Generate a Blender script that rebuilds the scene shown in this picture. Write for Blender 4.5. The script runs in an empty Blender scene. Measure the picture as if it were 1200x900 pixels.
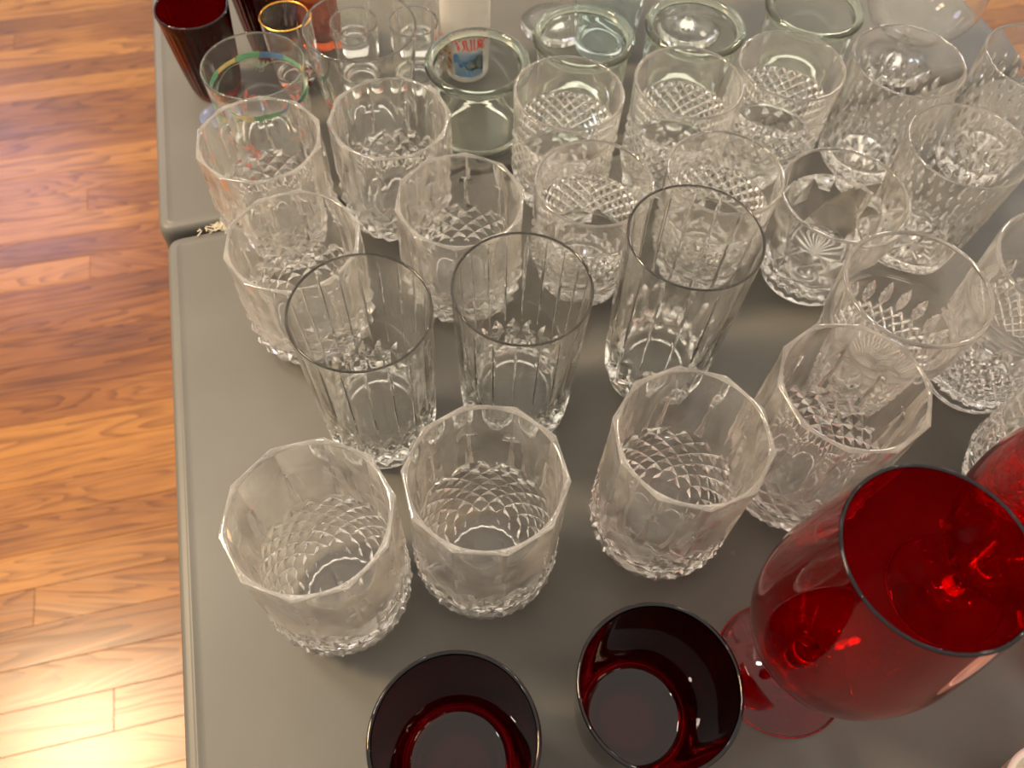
import bpy, math, random
import numpy as np
from mathutils import Matrix, Vector

S = bpy.context.scene
PI = math.pi
CM = 0.01
TT = 0.74                       # table top height (m)

# ------------------------------------------------------------------ camera
F_PX, TH, RO, HC = 972.127, math.radians(30.9914), math.radians(3.5246), 47.831
d = Vector((0, math.sin(TH), -math.cos(TH)))
u0 = Vector((0, math.cos(TH), math.sin(TH)))
r0 = Vector((1, 0, 0))
r = r0 * math.cos(RO) + u0 * math.sin(RO)
u = -r0 * math.sin(RO) + u0 * math.cos(RO)
cam = bpy.data.cameras.new('camera')
co = bpy.data.objects.new('camera', cam)
S.collection.objects.link(co)
M3 = Matrix((r, u, -d)).transposed()
co.matrix_world = Matrix.Translation((0, 0, TT + HC * CM)) @ M3.to_4x4()
cam.sensor_width = 36
cam.lens = F_PX / 1200 * 36
cam.clip_start = 0.01
cam.dof.use_dof = True
cam.dof.focus_distance = 0.43
cam.dof.aperture_fstop = 11
S.camera = co

# ------------------------------------------------------------------ world and light
W = bpy.data.worlds.new('room_light')
S.world = W
W.use_nodes = True
nt = W.node_tree
bg = nt.nodes['Background']
tc = nt.nodes.new('ShaderNodeTexCoord')
sx = nt.nodes.new('ShaderNodeSeparateXYZ')
mr = nt.nodes.new('ShaderNodeMapRange')
cr = nt.nodes.new('ShaderNodeValToRGB')
nt.links.new(tc.outputs['Generated'], sx.inputs[0])
nt.links.new(sx.outputs['Z'], mr.inputs[0])
mr.inputs[1].default_value = -1
mr.inputs[2].default_value = 1
nt.links.new(mr.outputs[0], cr.inputs[0])
e = cr.color_ramp.elements
e[0].position = 0.42; e[0].color = (0.16, 0.11, 0.07, 1)
e[1].position = 1.0; e[1].color = (0.95, 0.86, 0.74, 1)
k = e.new(0.53); k.color = (0.30, 0.265, 0.225, 1)
k = e.new(0.74); k.color = (1.05, 0.94, 0.80, 1)
nt.links.new(cr.outputs[0], bg.inputs[0])
bg.inputs[1].default_value = 1.05


def area(name, loc, target, size, watts, color):
    L = bpy.data.lights.new(name, 'AREA')
    L.shape = 'DISK'
    L.size = size
    L.energy = watts
    L.color = color
    o = bpy.data.objects.new(name, L)
    S.collection.objects.link(o)
    o.location = loc
    o.rotation_euler = (Vector(target) - Vector(loc)).to_track_quat('-Z', 'Y').to_euler()
    return o


area('ceiling_lamp', (-1.62, 0.36, 2.44), (-0.8, 0.2, 0.0), 0.5, 72, (1.0, 0.72, 0.42))
area('ceiling_lamp', (-0.80, 0.55, 2.2), (-0.1, 0.25, 0.74), 0.26, 9, (1.0, 0.86, 0.70))
area('ceiling_lamp', (1.15, 2.3, 2.44), (0.2, 0.6, 0.74), 0.30, 9, (1.0, 0.88, 0.74))
area('window_glow', (-2.5, 2.7, 1.9), (-0.9, 0.9, 0.0), 0.9, 9, (0.62, 0.60, 1.0))
area('window_glow', (2.3, 2.9, 1.7), (0.3, 0.5, 0.74), 0.35, 7, (0.62, 0.72, 1.0))

for lx, ly in ((-0.55, 1.25), (0.65, 1.1), (-0.9, -0.35)):  # small unseen lamps added to make the cut glass sparkle
    area('added_sparkle_light', (lx, ly, 2.44), (lx * 0.5, ly * 0.5, 0.0), 0.11, 2.6, (1.0, 0.88, 0.74))

S.view_settings.view_transform = 'Standard'
S.view_settings.look = 'None'
S.view_settings.gamma = 1
S.view_settings.use_curve_mapping = False
S.view_settings.exposure = 0.35
cy = S.cycles
cy.max_bounces = 28
cy.transmission_bounces = 28
cy.glossy_bounces = 8
cy.diffuse_bounces = 3
cy.transparent_max_bounces = 8
cy.sample_clamp_indirect = 8.0
cy.blur_glossy = 1.0
cy.use_denoising = True

# ------------------------------------------------------------------ helpers


def link(o):
    S.collection.objects.link(o)
    return o


def tag(o, label, cat, group=None):
    o['label'] = label
    o['category'] = cat
    if group:
        o['group'] = group
    return o


def empty(name, x, y, z=None, rot=0.0):
    o = bpy.data.objects.new(name, None)
    o.empty_display_size = 0.02
    o.location = (x * CM, y * CM, TT if z is None else z)
    o.rotation_euler = (0, 0, rot)
    return link(o)


def mesh_from(name, V, F, m, smooth=False):
    me = bpy.data.meshes.new(name)
    me.from_pydata([tuple(v) for v in V], [], [tuple(f) for f in F])
    me.materials.append(m)
    if smooth is True:
        me.polygons.foreach_set('use_smooth', [True] * len(me.polygons))
    elif smooth is not False:
        me.polygons.foreach_set('use_smooth', list(smooth))
    me.update()
    return me


def part(name, me, parent):
    o = bpy.data.objects.new(name, me)
    link(o)
    o.parent = parent
    return o


def mat(name):
    m = bpy.data.materials.new(name)
    m.use_nodes = True
    return m, m.node_tree, m.node_tree.nodes['Principled BSDF']


def simple(name, col, rough=0.5, spec=0.5, metal=0.0):
    m, t, b = mat(name)
    b.inputs['Base Color'].default_value = (*col, 1)
    b.inputs['Roughness'].default_value = rough
    b.inputs['Specular IOR Level'].default_value = spec
    b.inputs['Metallic'].default_value = metal
    return m


def glass(name, col, rough=0.0, ior=1.5, haze=0.0):
    m = bpy.data.materials.new(name)
    m.use_nodes = True
    t = m.node_tree
    t.nodes.clear()
    out = t.nodes.new('ShaderNodeOutputMaterial')
    g = t.nodes.new('ShaderNodeBsdfGlass')
    g.inputs['Color'].default_value = (*col, 1)
    g.inputs['Roughness'].default_value = rough
    g.inputs['IOR'].default_value = ior
    if haze > 0:                     # painted-in haze: milky refracted light, and the frosting of frosted glass
        df = t.nodes.new('ShaderNodeBsdfDiffuse')
        df.inputs['Color'].default_value = (0.8, 0.77, 0.72, 1)
        tl = t.nodes.new('ShaderNodeBsdfTranslucent')
        tl.inputs['Color'].default_value = (0.8, 0.77, 0.72, 1)
        a = t.nodes.new('ShaderNodeAddShader')
        t.links.new(df.outputs[0], a.inputs[0])
        t.links.new(tl.outputs[0], a.inputs[1])
        n = t.nodes.new('ShaderNodeTexNoise')
        n.inputs['Scale'].default_value = 60
        n.inputs['Detail'].default_value = 6
        c = t.nodes.new('ShaderNodeTexCoord')
        t.links.new(c.outputs['Object'], n.inputs['Vector'])
        r_ = t.nodes.new('ShaderNodeMapRange')
        r_.inputs[1].default_value = 0.35
        r_.inputs[2].default_value = 0.75
        r_.inputs[3].default_value = haze * 0.5
        r_.inputs[4].default_value = haze * 1.8
        t.links.new(n.outputs['Fac'], r_.inputs[0])
        mx = t.nodes.new('ShaderNodeMixShader')
        t.links.new(r_.outputs[0], mx.inputs[0])
        t.links.new(g.outputs[0], mx.inputs[1])
        t.links.new(a.outputs[0], mx.inputs[2])
        t.links.new(mx.outputs[0], out.inputs[0])
    else:
        t.links.new(g.outputs[0], out.inputs[0])
    return m


def tinted(name, col, ior=1.43):
    """coloured glass: the tint colours what passes through, not the reflections"""
    m, t, b = mat(name)
    b.inputs['Base Color'].default_value = (*col, 1)
    b.inputs['Transmission Weight'].default_value = 1.0
    b.inputs['Roughness'].default_value = 0.0
    b.inputs['IOR'].default_value = ior
    return m


M_CLEAR = glass('clear_glass', (0.985, 0.985, 0.975), 0.0, 1.5, 0.010)
M_CRYSTAL = glass('cut_crystal', (0.985, 0.98, 0.97), 0.0, 1.54, 0.026)
M_GREEN = glass('greenish_jar_glass', (0.982, 0.993, 0.970), 0.0, 1.5, 0.008)
M_AQUA = glass('aqua_glass', (0.955, 0.985, 0.985), 0.0, 1.5, 0.01)
M_BLUE = glass('blue_glass', (0.62, 0.74, 0.99), 0.05, 1.5, 0.10)
M_AMBER = glass('amber_glass', (0.80, 0.40, 0.18), 0.0, 1.5, 0.02)
M_RUBY = tinted('ruby_glass', (0.05, 0.0004, 0.001))
M_RUBYB = tinted('ruby_base_glass', (0.38, 0.004, 0.010))
M_RUBYR = tinted('ribbed_ruby_glass', (0.16, 0.0006, 0.001))
M_RIM = glass('ground_rim', (0.98, 0.98, 0.97), 0.08, 1.54, 0.06)
M_DARKRIM = glass('dark_tinted_rim', (0.62, 0.61, 0.60), 0.0, 1.5, 0.0)  # darker grey tint for the highball lips
M_JARRIM = glass('green_jar_rim', (0.945, 0.982, 0.925), 0.0, 1.5, 0.01)
M_RED = tinted('red_goblet_glass', (0.78, 0.004, 0.008))
M_GOLD = simple('gold_rim', (0.75, 0.42, 0.08), 0.25, 0.5, 1.0)
M_FROST = glass('frosted_glass', (0.90, 0.89, 0.87), 0.5, 1.45, 0.09)
P_YEL = simple('yellow_paint', (0.75, 0.60, 0.22), 0.4)
P_GRN = simple('green_paint', (0.16, 0.48, 0.24), 0.4)
P_BLU = simple('blue_paint', (0.10, 0.24, 0.45), 0.4)
P_VIN = simple('vine_paint', (0.42, 0.58, 0.38), 0.4)
P_PNK = simple('pink_paint', (0.90, 0.24, 0.20), 0.4)
P_RED = simple('red_print', (0.70, 0.03, 0.02), 0.45)
P_TAN = simple('tan_print', (0.45, 0.25, 0.11), 0.45)
P_SKY = simple('pale_blue_print', (0.22, 0.46, 0.85), 0.45)
P_SEA = simple('blue_print', (0.04, 0.16, 0.42), 0.45)
P_DRK = simple('dark_green_print', (0.015, 0.07, 0.08), 0.45)
P_BRN = simple('brown_print', (0.16, 0.06, 0.02), 0.45)


def prof(pts, z):
    """smooth monotone-ish interpolation of (z, r) points"""
    zs = np.array([p[0] for p in pts], float)
    rs = np.array([p[1] for p in pts], float)
    z = np.asarray(z, float)
    h = np.diff(zs)
    s = np.diff(rs) / h
    m = np.zeros(len(zs))
    m[0], m[-1] = s[0], s[-1]
    for i in range(1, len(zs) - 1):
        m[i] = 0 if s[i - 1] * s[i] <= 0 else 2 * s[i - 1] * s[i] / (s[i - 1] + s[i])
    i = np.clip(np.searchsorted(zs, z) - 1, 0, len(h) - 1)
    t = (z - zs[i]) / h[i]
    t = np.clip(t, 0, 1)
    return ((2 * t**3 - 3 * t**2 + 1) * rs[i] + (t**3 - 2 * t**2 + t) * h[i] * m[i]
            + (-2 * t**3 + 3 * t**2) * rs[i + 1] + (t**3 - t**2) * h[i] * m[i + 1])


def tri(x):
    return np.abs((x % 1.0) - 0.5) * 2      # 1 at integers, 0 at halves


def pyr(th, z, N, z0, z1, rows, amp):
    """raised pyramids on a diamond lattice: returns depth to cut away"""
    a = th * N / (2 * PI)
    v = (z - z0) / (z1 - z0) * rows
    h = np.maximum(tri(a + v * 0.5 + 0.25 * 0), tri(a - v * 0.5))
    w = np.where((z >= z0 - 1e-6) & (z <= z1 + 1e-6), 1.0, 0.0)
    return amp * h * w


def domes(th, z, N, z0, z1, rows, amp, pw=3.0):
    """rounded cushions between crossing grooves"""
    return amp * (pyr(th, z, N, z0, z1, rows, 1.0)) ** pw


def lens(th, z, N, zc, hh, wid, dep, ph=0.0, pointy=1.0):
    """upright leaf-shaped cuts centred at height zc"""
    a = (((th * N / (2 * PI) + ph) % 1.0) - 0.5) * 2 / wid
    v = (z - zc) / hh
    q = 1 - np.abs(a) - np.abs(v) ** (1.0 + pointy)
    return dep * np.clip(q, 0, 1)


def wall_rows(z, th, f):
    return [(np.full(len(th), zz), f(th, np.full(len(th), zz))) for zz in z]


class Vessel:
    """rings of (z, r) arrays over theta, cut into named parts that share
    their border rings, so that all parts together are one closed glass wall"""

    def __init__(self, nth, ph=0.0):
        self.n = nth
        self.th = np.arange(nth) / nth * 2 * PI
        self.rings, self.seg, self.mid = [], [], {}
        self.ph = ph

    def ring(self, z, r_):
        n = self.n
        self.rings.append((np.broadcast_to(np.asarray(z, float), (n,)).copy(),
                           np.broadcast_to(np.asarray(r_, float), (n,)).copy()))

    def facets(self, name, f, zs, m=None):
        """flat-shaded wall of radius f(theta, z) over the heights zs"""
        s = max(0, len(self.rings) - 1)
        n = self.n
        tm = self.th + PI / n
        prev = self.rings[-1][0][0] - EPS
        for z in zs:
            self.mid[len(self.rings) - 1] = f(tm, np.full(n, (prev + z) / 2))
            self.ring(z + EPS, f(self.th, np.full(n, z)))
            prev = z
        self.seg.append((name, s, len(self.rings) - 1, False, m))

    def span(self, name, smooth, rings, m=None):
        """rings: list of (z, r); continues from the last ring"""
        s = max(0, len(self.rings) - 1)
        for z, r_ in rings:
            self.ring(z, r_)
        self.seg.append((name, s, len(self.rings) - 1, smooth, m))

    def meshes(self, m):
        n, th = self.n, self.th + self.ph
        c, s = np.cos(th), np.sin(th)
        P = [np.stack([r_ * c, r_ * s, z], 1) * CM for z, r_ in self.rings]
        out = {}
        for name, a, b, sm, mm in self.seg:
            V, F, FL, MM = out.setdefault(name, ([], [], [], mm or m))
            base = sum(len(x) for x in V)
            V += P[a:b + 1]
            j = np.arange(n)
            j2 = (j + 1) % n
            for i in range(b - a):
                A, B = base + i * n, base + (i + 1) * n
                p, q = P[a + i], P[a + i + 1]
                degA, degB = np.allclose(self.rings[a + i][1], 0), np.allclose(self.rings[a + i + 1][1], 0)
                if degA:
                    F += np.stack([A + j, B + j2, B + j], 1).tolist()
                    FL += [sm] * n
                    continue
                if degB:
                    F += np.stack([A + j, A + j2, B + j], 1).tolist()
                    FL += [sm] * n
                    continue
                if sm:
                    F += np.stack([A + j, A + j2, B + j2, B + j], 1).tolist()
                    FL += [True] * n
                else:
                    # the diagonal that follows the crease
                    ra, rb = self.rings[a + i][1], self.rings[a + i + 1][1]
                    md = self.mid.get(a + i)
                    if md is None:
                        md = (ra + rb[j2]) / 2
                    e1 = np.abs((ra + rb[j2]) / 2 - md)
                    e2 = np.abs((ra[j2] + rb) / 2 - md)
                    use1 = e1 <= e2
                    t1 = np.where(use1[:, None], np.stack([A + j, A + j2, B + j2], 1), np.stack([A + j, A + j2, B + j], 1))
                    t2 = np.where(use1[:, None], np.stack([A + j, B + j2, B + j], 1), np.stack([A + j2, B + j2, B + j], 1))
                    F += t1.tolist() + t2.tolist()
                    FL += [False] * (2 * n)
        res = []
        for name, (V, F, FL, MM) in out.items():
            V = np.concatenate(V)
            me = mesh_from(name, V, F, MM, FL)
            # weld doubled rings/poles inside the part
            res.append((name, me))
        return res


def place(name, meshes, x, y, rot, label, cat, group, z=None):
    e_ = empty(name, x, y, z, rot)
    tag(e_, label, cat, group)
    ps = {}
    for pn, me in meshes:
        ps[pn] = part(pn, me, e_)
    return e_, ps


EPS = 0.015     # stands this much (cm) above the table to keep surfaces apart


def underside(v, rb, star=0, lift=0.18, m=None):
    rings = [(lift + EPS, 0.0)]
    for t in (0.3, 0.55, 0.75):
        z = lift + EPS
        if star:
            z = z + 0.16 * tri(v.th * star / (2 * PI)) * (1 - abs(t - 0.55) * 1.4)
        rings.append((z, rb * t))
    rings += [(lift * 0.9 + EPS, rb * 0.80), (EPS + 0.02, rb * 0.86), (EPS, rb * 0.90), (EPS, rb)]
    v.span('base', star == 0, rings, m)


def rim_rings(zt, ro, ri, n=5, hh=0.12):
    """rounded lip from outer radius ro to inner radius ri"""
    c, w = (ro + ri) / 2, (ro - ri) / 2
    out = []
    for i in range(1, n + 1):
        a = PI * i / (n + 1)
        out.append((zt + np.sin(a) * np.minimum(w, hh), c + w * math.cos(a)))
    return out


def inner(v, pts_top_down, rbot, zbot, name, m=None):
    rings = list(pts_top_down)
    v.span(name, True, rings, m)
    r1 = rings[-1][1]
    z1 = rings[-1][0]
    bot = []
    for i in range(1, 7):
        a = PI / 2 * i / 6
        bot.append((z1 - (z1 - zbot) * math.sin(a), rbot + (r1 - rbot) * math.cos(a)))
    bot += [(zbot, rbot * 0.6), (zbot, rbot * 0.25), (zbot, 0.0)]
    v.span('inner_bottom', True, bot, m)


# ------------------------------------------------------------------ kinds of vessel
def faceted_tumbler(H, R, amp=0.24, N=20):
    """ten flat panels at the rim running down into a diamond-cut body"""
    v = Vessel(200)
    th = v.th
    rows = 9 if H > 11 else 7
    zd = 0.50 * H
    rb = R * 0.66
    body = [(0, rb), (0.06 * H, R * 0.86), (0.13 * H, R * 0.97), (0.24 * H, R * 1.02), (0.45 * H, R * 1.01), (0.75 * H, R), (H, R * 1.01)]
    apo = [(0, R * 1.3), (0.17 * H, R * 1.14), (0.24 * H, R * 1.02), (0.34 * H, R * 0.992), (0.52 * H, R * 0.974), (0.74 * H, R * 0.955), (0.88 * H, R * 0.944), (H, R * 0.956)]

    def f(th, z):
        b = prof(body, z)
        fade = np.clip(0.55 + z / 0.8, 0, 1)
        D = b - fade * pyr(th, z, N, 0.0, zd, rows, amp)
        a = prof(apo, z)
        dt = (th + PI / 10) % (2 * PI / 10) - PI / 10
        pnl = a / np.cos(dt)
        wz = PI / 10 - np.arccos(np.clip(a / b, 0, 1))
        off = np.clip((PI / 10 - np.abs(dt)) / np.maximum(wz, 1e-4), 0, 1)
        ridge = b - np.clip((b - a) * 0.8, 0, 0.12) * off
        sp = np.where(z > zd, np.where(wz > 0, ridge, b), D)
        return np.minimum(sp, pnl)
    underside(v, f(th, np.zeros(200)))
    v.facets('cut_band', f, np.linspace(0.0, zd, rows * 5 + 1)[1:])
    v.facets('wall', f, np.linspace(zd, H, 34)[1:])
    ri = R * 0.905
    v.span('rim', True, rim_rings(H + EPS, v.rings[-1][1], ri, 6, 0.06) + [(H - 0.02, ri)], M_RIM)
    ip = [(0, R * 0.60), (0.12 * H, R * 0.66), (0.25 * H, R * 0.80), (0.5 * H, R * 0.865), (H, ri)]
    inner(v, [(z, prof(ip, z)) for z in np.linspace(H - 0.02, 0.17 * H, 26)[1:]], R * 0.42, 0.085 * H, 'wall')
    return v


def ribbed_highball(H, R, Rb, kind=0):
    """thin round lip, fine upright cut lines, wedge cuts round the foot"""
    n = 320
    v = Vessel(n)
    th = v.th
    body = [(0, Rb * 0.92), (0.25, Rb), (0.3 * H, Rb + (R - Rb) * 0.45), (H, R)]
    if kind:
        body = [(0, Rb * 0.78), (0.35, Rb * 0.93), (1.3, Rb * 1.02), (0.4 * H, Rb + (R - Rb) * 0.6), (H, R)]
    N = 16 if kind else 20

    def f(th, z):
        b = prof(body, z)
        g = np.clip(1 - np.abs((((th * N / (2 * PI)) % 1) - 0.5)) / 0.07, 0, 1) * 0.035
        g = g * np.clip((z - 0.36 * H) / 0.3, 0, 1) * np.clip((0.965 * H - z) / 0.3, 0, 1)
        if kind:
            c = lens(th, z, N, 0.24 * H, 0.16 * H, 1.0, 0.42, 0.5, 2.5)
            c = c + lens(th, z, N, 0.075 * H, 0.06 * H, 0.9, 0.10, 0.0, 1.5)
        else:
            c = lens(th, z, N, 0.30 * H, 0.085 * H, 0.85, 0.34, 0.5, 0.8)
            c = np.maximum(c, lens(th, z, N, 0.20 * H, 0.10 * H, 0.9, 0.32, 0.0, 0.8))
            c = np.maximum(c, lens(th, z, N, 0.09 * H, 0.07 * H, 0.9, 0.28, 0.5, 0.8))
        return b - g - c
    underside(v, f(th, np.zeros(n)), 0)
    v.facets('cut_band', f, np.linspace(0.0, 0.40 * H, 34)[1:])
    v.facets('wall', f, np.linspace(0.40 * H, H, 16)[1:])
    ri = R - 0.14
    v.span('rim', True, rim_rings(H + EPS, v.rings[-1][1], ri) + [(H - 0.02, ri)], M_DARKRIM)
    ip = [(0, Rb - 0.62), (0.3 * H, Rb + (R - Rb) * 0.45 - 0.42), (0.45 * H, Rb + (R - Rb) * 0.5 - 0.28), (H, ri)]
    inner(v, [(z, prof(ip, z)) for z in np.linspace(H - 0.02, 0.16 * H, 22)[1:]], Rb * 0.62, 0.105 * H, 'wall')
    return v


def hatched_tumbler(H, R, Rb):
    """clear lip, cross-hatched diamond band, deep leaf cuts below"""
    n = 224
    v = Vessel(n)
    th = v.th
    body = [(0, Rb), (0.3, Rb + 0.12), (0.12 * H, Rb + 0.35), (0.22 * H, R * 0.95), (0.29 * H, R * 0.985), (0.32 * H, R * 0.93), (0.345 * H, R * 0.985),
            (0.66 * H, R * 0.99), (0.69 * H, R * 0.965), (0.72 * H, R * 0.975), (H, R)]

    def f(th, z):
        b = prof(body, z)
        c = domes(th, z, 28, 0.34 * H, 0.68 * H, 7, 0.22)
        c = c + lens(th, z, 14, 0.20 * H, 0.105 * H, 0.95, 0.34, 0.5, 0.7)
        c = c + lens(th, z, 14, 0.11 * H, 0.10 * H, 0.9, 0.30, 0.0, 0.7)
        c = c + lens(th, z, 28, 0.04 * H, 0.05 * H, 0.95, 0.16, 0.5, 0.7)
        return b - c
    underside(v, f(th, np.zeros(n)), 24)
    v.facets('cut_base', f, np.linspace(0.0, 0.34 * H, 30)[1:])
    v.facets('cut_band', f, np.concatenate([np.linspace(0.34 * H, 0.68 * H, 29)[1:], [0.69 * H]]))
    v.span('wall', True, [(z + EPS, f(th, np.full(n, z))) for z in np.linspace(0.69 * H, H, 10)[1:]])
    ri = R - 0.24
    v.span('rim', True, rim_rings(H + EPS, v.rings[-1][1], ri) + [(H - 0.02, ri)])
    ip = [(0, Rb - 0.5), (0.3 * H, R - 0.78), (0.6 * H, R - 0.55), (0.7 * H, R - 0.33), (H, ri)]
    inner(v, [(z, prof(ip, z)) for z in np.linspace(H - 0.02, 0.2 * H, 24)[1:]], Rb * 0.62, 0.13 * H, 'wall')
    return v


def petal_crystal(H, R, Rb, lip=0.30, zr=0.70):
    """thick smooth lip over a ring, a row of leaf cuts and fine diamonds"""
    n = 240
    v = Vessel(n)
    th = v.th
    body = [(0, Rb), (0.25, Rb + 0.05), (0.06 * H, Rb - 0.06), (0.16 * H, Rb + (R - Rb) * 0.28), (0.45 * H, Rb + (R - Rb) * 0.75),
            ((zr - 0.04) * H, R * 0.93), (zr * H, R * 0.96), ((zr + 0.05) * H, R * 0.965), (H, R)]

    def f(th, z):
        b = prof(body, z)
        c = lens(th, z, 20, (zr - 0.12) * H, 0.085 * H, 0.6, 0.26, 0.5, 0.8)
        c = c + domes(th, z, 30, 0.17 * H, (zr - 0.2) * H, 8, 0.2)
        c = c + lens(th, z, 20, 0.09 * H, 0.07 * H, 0.95, 0.22, 0.0, 0.8)
        return b - c
    underside(v, f(th, np.zeros(n)), 20)
    v.facets('cut_base', f, np.linspace(0.0, 0.17 * H, 14)[1:])
    v.facets('cut_band', f, np.concatenate([np.linspace(0.17 * H, (zr - 0.2) * H, 33)[1:], np.linspace((zr - 0.2) * H, zr * H, 17)[1:]]))
    v.span('wall', True, [(z + EPS, f(th, np.full(n, z))) for z in np.linspace(zr * H, H, 12)[1:]])
    ri = R - lip
    v.span('rim', True, rim_rings(H + EPS, v.rings[-1][1], ri) + [(H - 0.03, ri)])
    ip = [(0, Rb * 0.5), (0.16 * H, Rb + (R - Rb) * 0.28 - 0.7), (0.5 * H, Rb + (R - Rb) * 0.75 - 0.55), ((zr - 0.05) * H, R * 0.93 - 0.5),
          (zr * H, R * 0.9 - 0.12), ((zr + 0.06) * H, R * 0.965 - lip), (H, ri)]
    inner(v, [(z, prof(ip, z)) for z in np.linspace(H - 0.03, 0.17 * H, 34)[1:]], Rb * 0.5, 0.12 * H, 'wall')
    return v


def star_crystal(H, R, Rb):
    """heavy flared tumbler, broad crossing cuts and a star-cut foot"""
    n = 240
    v = Vessel(n)
    th = v.th
    body = [(0, Rb), (0.3, Rb + 0.1), (0.18 * H, Rb + 0.15), (0.5 * H, R * 0.9), (H, R)]

    def f(th, z):
        b = prof(body, z)
        c = pyr(th, z, 8, 0.20 * H, 0.72 * H, 2, 0.36)
        c = c + lens(th, z, 24, 0.10 * H, 0.10 * H, 0.95, 0.26, 0.0, 0.8)
        return b - c
    underside(v, f(th, np.zeros(n)), 24, 0.35)
    v.facets('cut_base', f, np.linspace(0.0, 0.2 * H, 14)[1:])
    v.facets('cut_band', f, np.concatenate([np.linspace(0.2 * H, 0.72 * H, 31)[1:], [0.74 * H]]))
    v.span('wall', True, [(z + EPS, f(th, np.full(n, z))) for z in np.linspace(0.74 * H, H, 8)[1:]])
    ri = R - 0.26
    v.span('rim', True, rim_rings(H + EPS, v.rings[-1][1], ri) + [(H - 0.03, ri)])
    ip = [(0, Rb * 0.7), (0.25 * H, Rb - 0.35), (0.5 * H, R * 0.9 - 0.65), (H, ri)]
    inner(v, [(z, prof(ip, z)) for z in np.linspace(H - 0.03, 0.26 * H, 24)[1:]], Rb * 0.6, 0.19 * H, 'wall')
    return v


def teardrop_tumbler(H, R, Rb):
    """rows of short upright teardrop cuts"""
    n = 288
    v = Vessel(n)
    th = v.th
    body = [(0, Rb), (0.3, Rb + 0.08), (0.3 * H, Rb + (R - Rb) * 0.5), (H, R)]

    def f(th, z):
        b = prof(body, z)
        c = 0
        for i, zc in enumerate(np.arange(0.14, 0.78, 0.115)):
            c = c + lens(th, z, 24, zc * H, 0.06 * H, 0.5, 0.17, 0.5 * (i % 2), 0.9)
        c = c + lens(th, z, 24, 0.05 * H, 0.05 * H, 0.95, 0.18, 0.5, 0.8)
        return b - c
    underside(v, f(th, np.zeros(n)), 24)
    v.facets('cut_band', f, np.linspace(0.0, 0.80 * H, 52)[1:])
    v.span('wall', True, [(z + EPS, f(th, np.full(n, z))) for z in np.linspace(0.80 * H, H, 6)[1:]])
    ri = R - 0.2
    v.span('rim', True, rim_rings(H + EPS, v.rings[-1][1], ri) + [(H - 0.02, ri)])
    ip = [(0, Rb - 0.5), (0.3 * H, Rb + (R - Rb) * 0.5 - 0.42), (0.8 * H, R - 0.38), (H, ri)]
    inner(v, [(z, prof(ip, z)) for z in np.linspace(H - 0.02, 0.18 * H, 24)[1:]], Rb * 0.62, 0.12 * H, 'wall')
    return v


def plain_tumbler(H, R, Rb, w=0.2, zb=0.6, pts=None, nth=96, ribs=0, ribamp=0.0, roll=0.0, mbase=None, base_curve=0.5):
    v = Vessel(nth)
    th = v.th
    body = pts or [(0, Rb - base_curve * 0.5), (0.12, Rb - base_curve * 0.28), (base_curve, Rb), (H, R)]

    def f(th, z):
        b = prof(body, z)
        if ribs:
            b = b - ribamp * tri(th * ribs / (2 * PI)) * np.clip((z - 0.5) / 0.5, 0, 1) * np.clip((0.92 * H - z) / 0.4, 0, 1)
        return b
    underside(v, f(th, np.zeros(nth) + 0.01), 0, 0.12, mbase)
    zs = np.concatenate([np.linspace(0.0, 1.2, 9)[1:], np.linspace(1.2, H - (0.75 if roll else 0), 22)[1:]])
    v.span('wall', True, [(z + EPS, f(th, np.full(nth, z))) for z in zs])
    if roll:
        c = (H - 0.38, R - 0.28)
        rr = []
        for a in np.linspace(-70, 250, 15):
            a = math.radians(a)
            rr.append((c[0] + 0.36 * math.sin(a), c[1] + (0.30 + (roll if math.cos(a) > 0 else 0)) * math.cos(a)))
        v.span('rim', True, rr[:13])
        ri = rr[12][1]
        zt = rr[12][0]
        v.span('rim', True, [(zt - 0.3, ri + 0.0)])
        zt -= 0.3
    else:
        ri = R - w
        v.span('rim', True, rim_rings(H + EPS, v.rings[-1][1], ri) + [(H - 0.02, ri)])
        zt = H - 0.02
    z2 = zb + 0.55
    inner(v, [(z, np.minimum(prof(body, z) - w, ri + 0.4 if roll else 99)) for z in np.linspace(zt, z2, 16)[1:]], (prof(body, z2) - w) * 0.78, zb, 'wall', None)
    return v


def lathe(points, nth=72, m=None, parts=None):
    """closed profile of (z, r); parts = list of (name, first, last)"""
    v = Vessel(nth)
    for k_, (name, a, b) in enumerate(parts):
        pts = points[a:b + 1] if k_ == 0 else points[a + 1:b + 1]
        v.span(name, True, [(z, r_) for z, r_ in pts])
    return v


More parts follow.
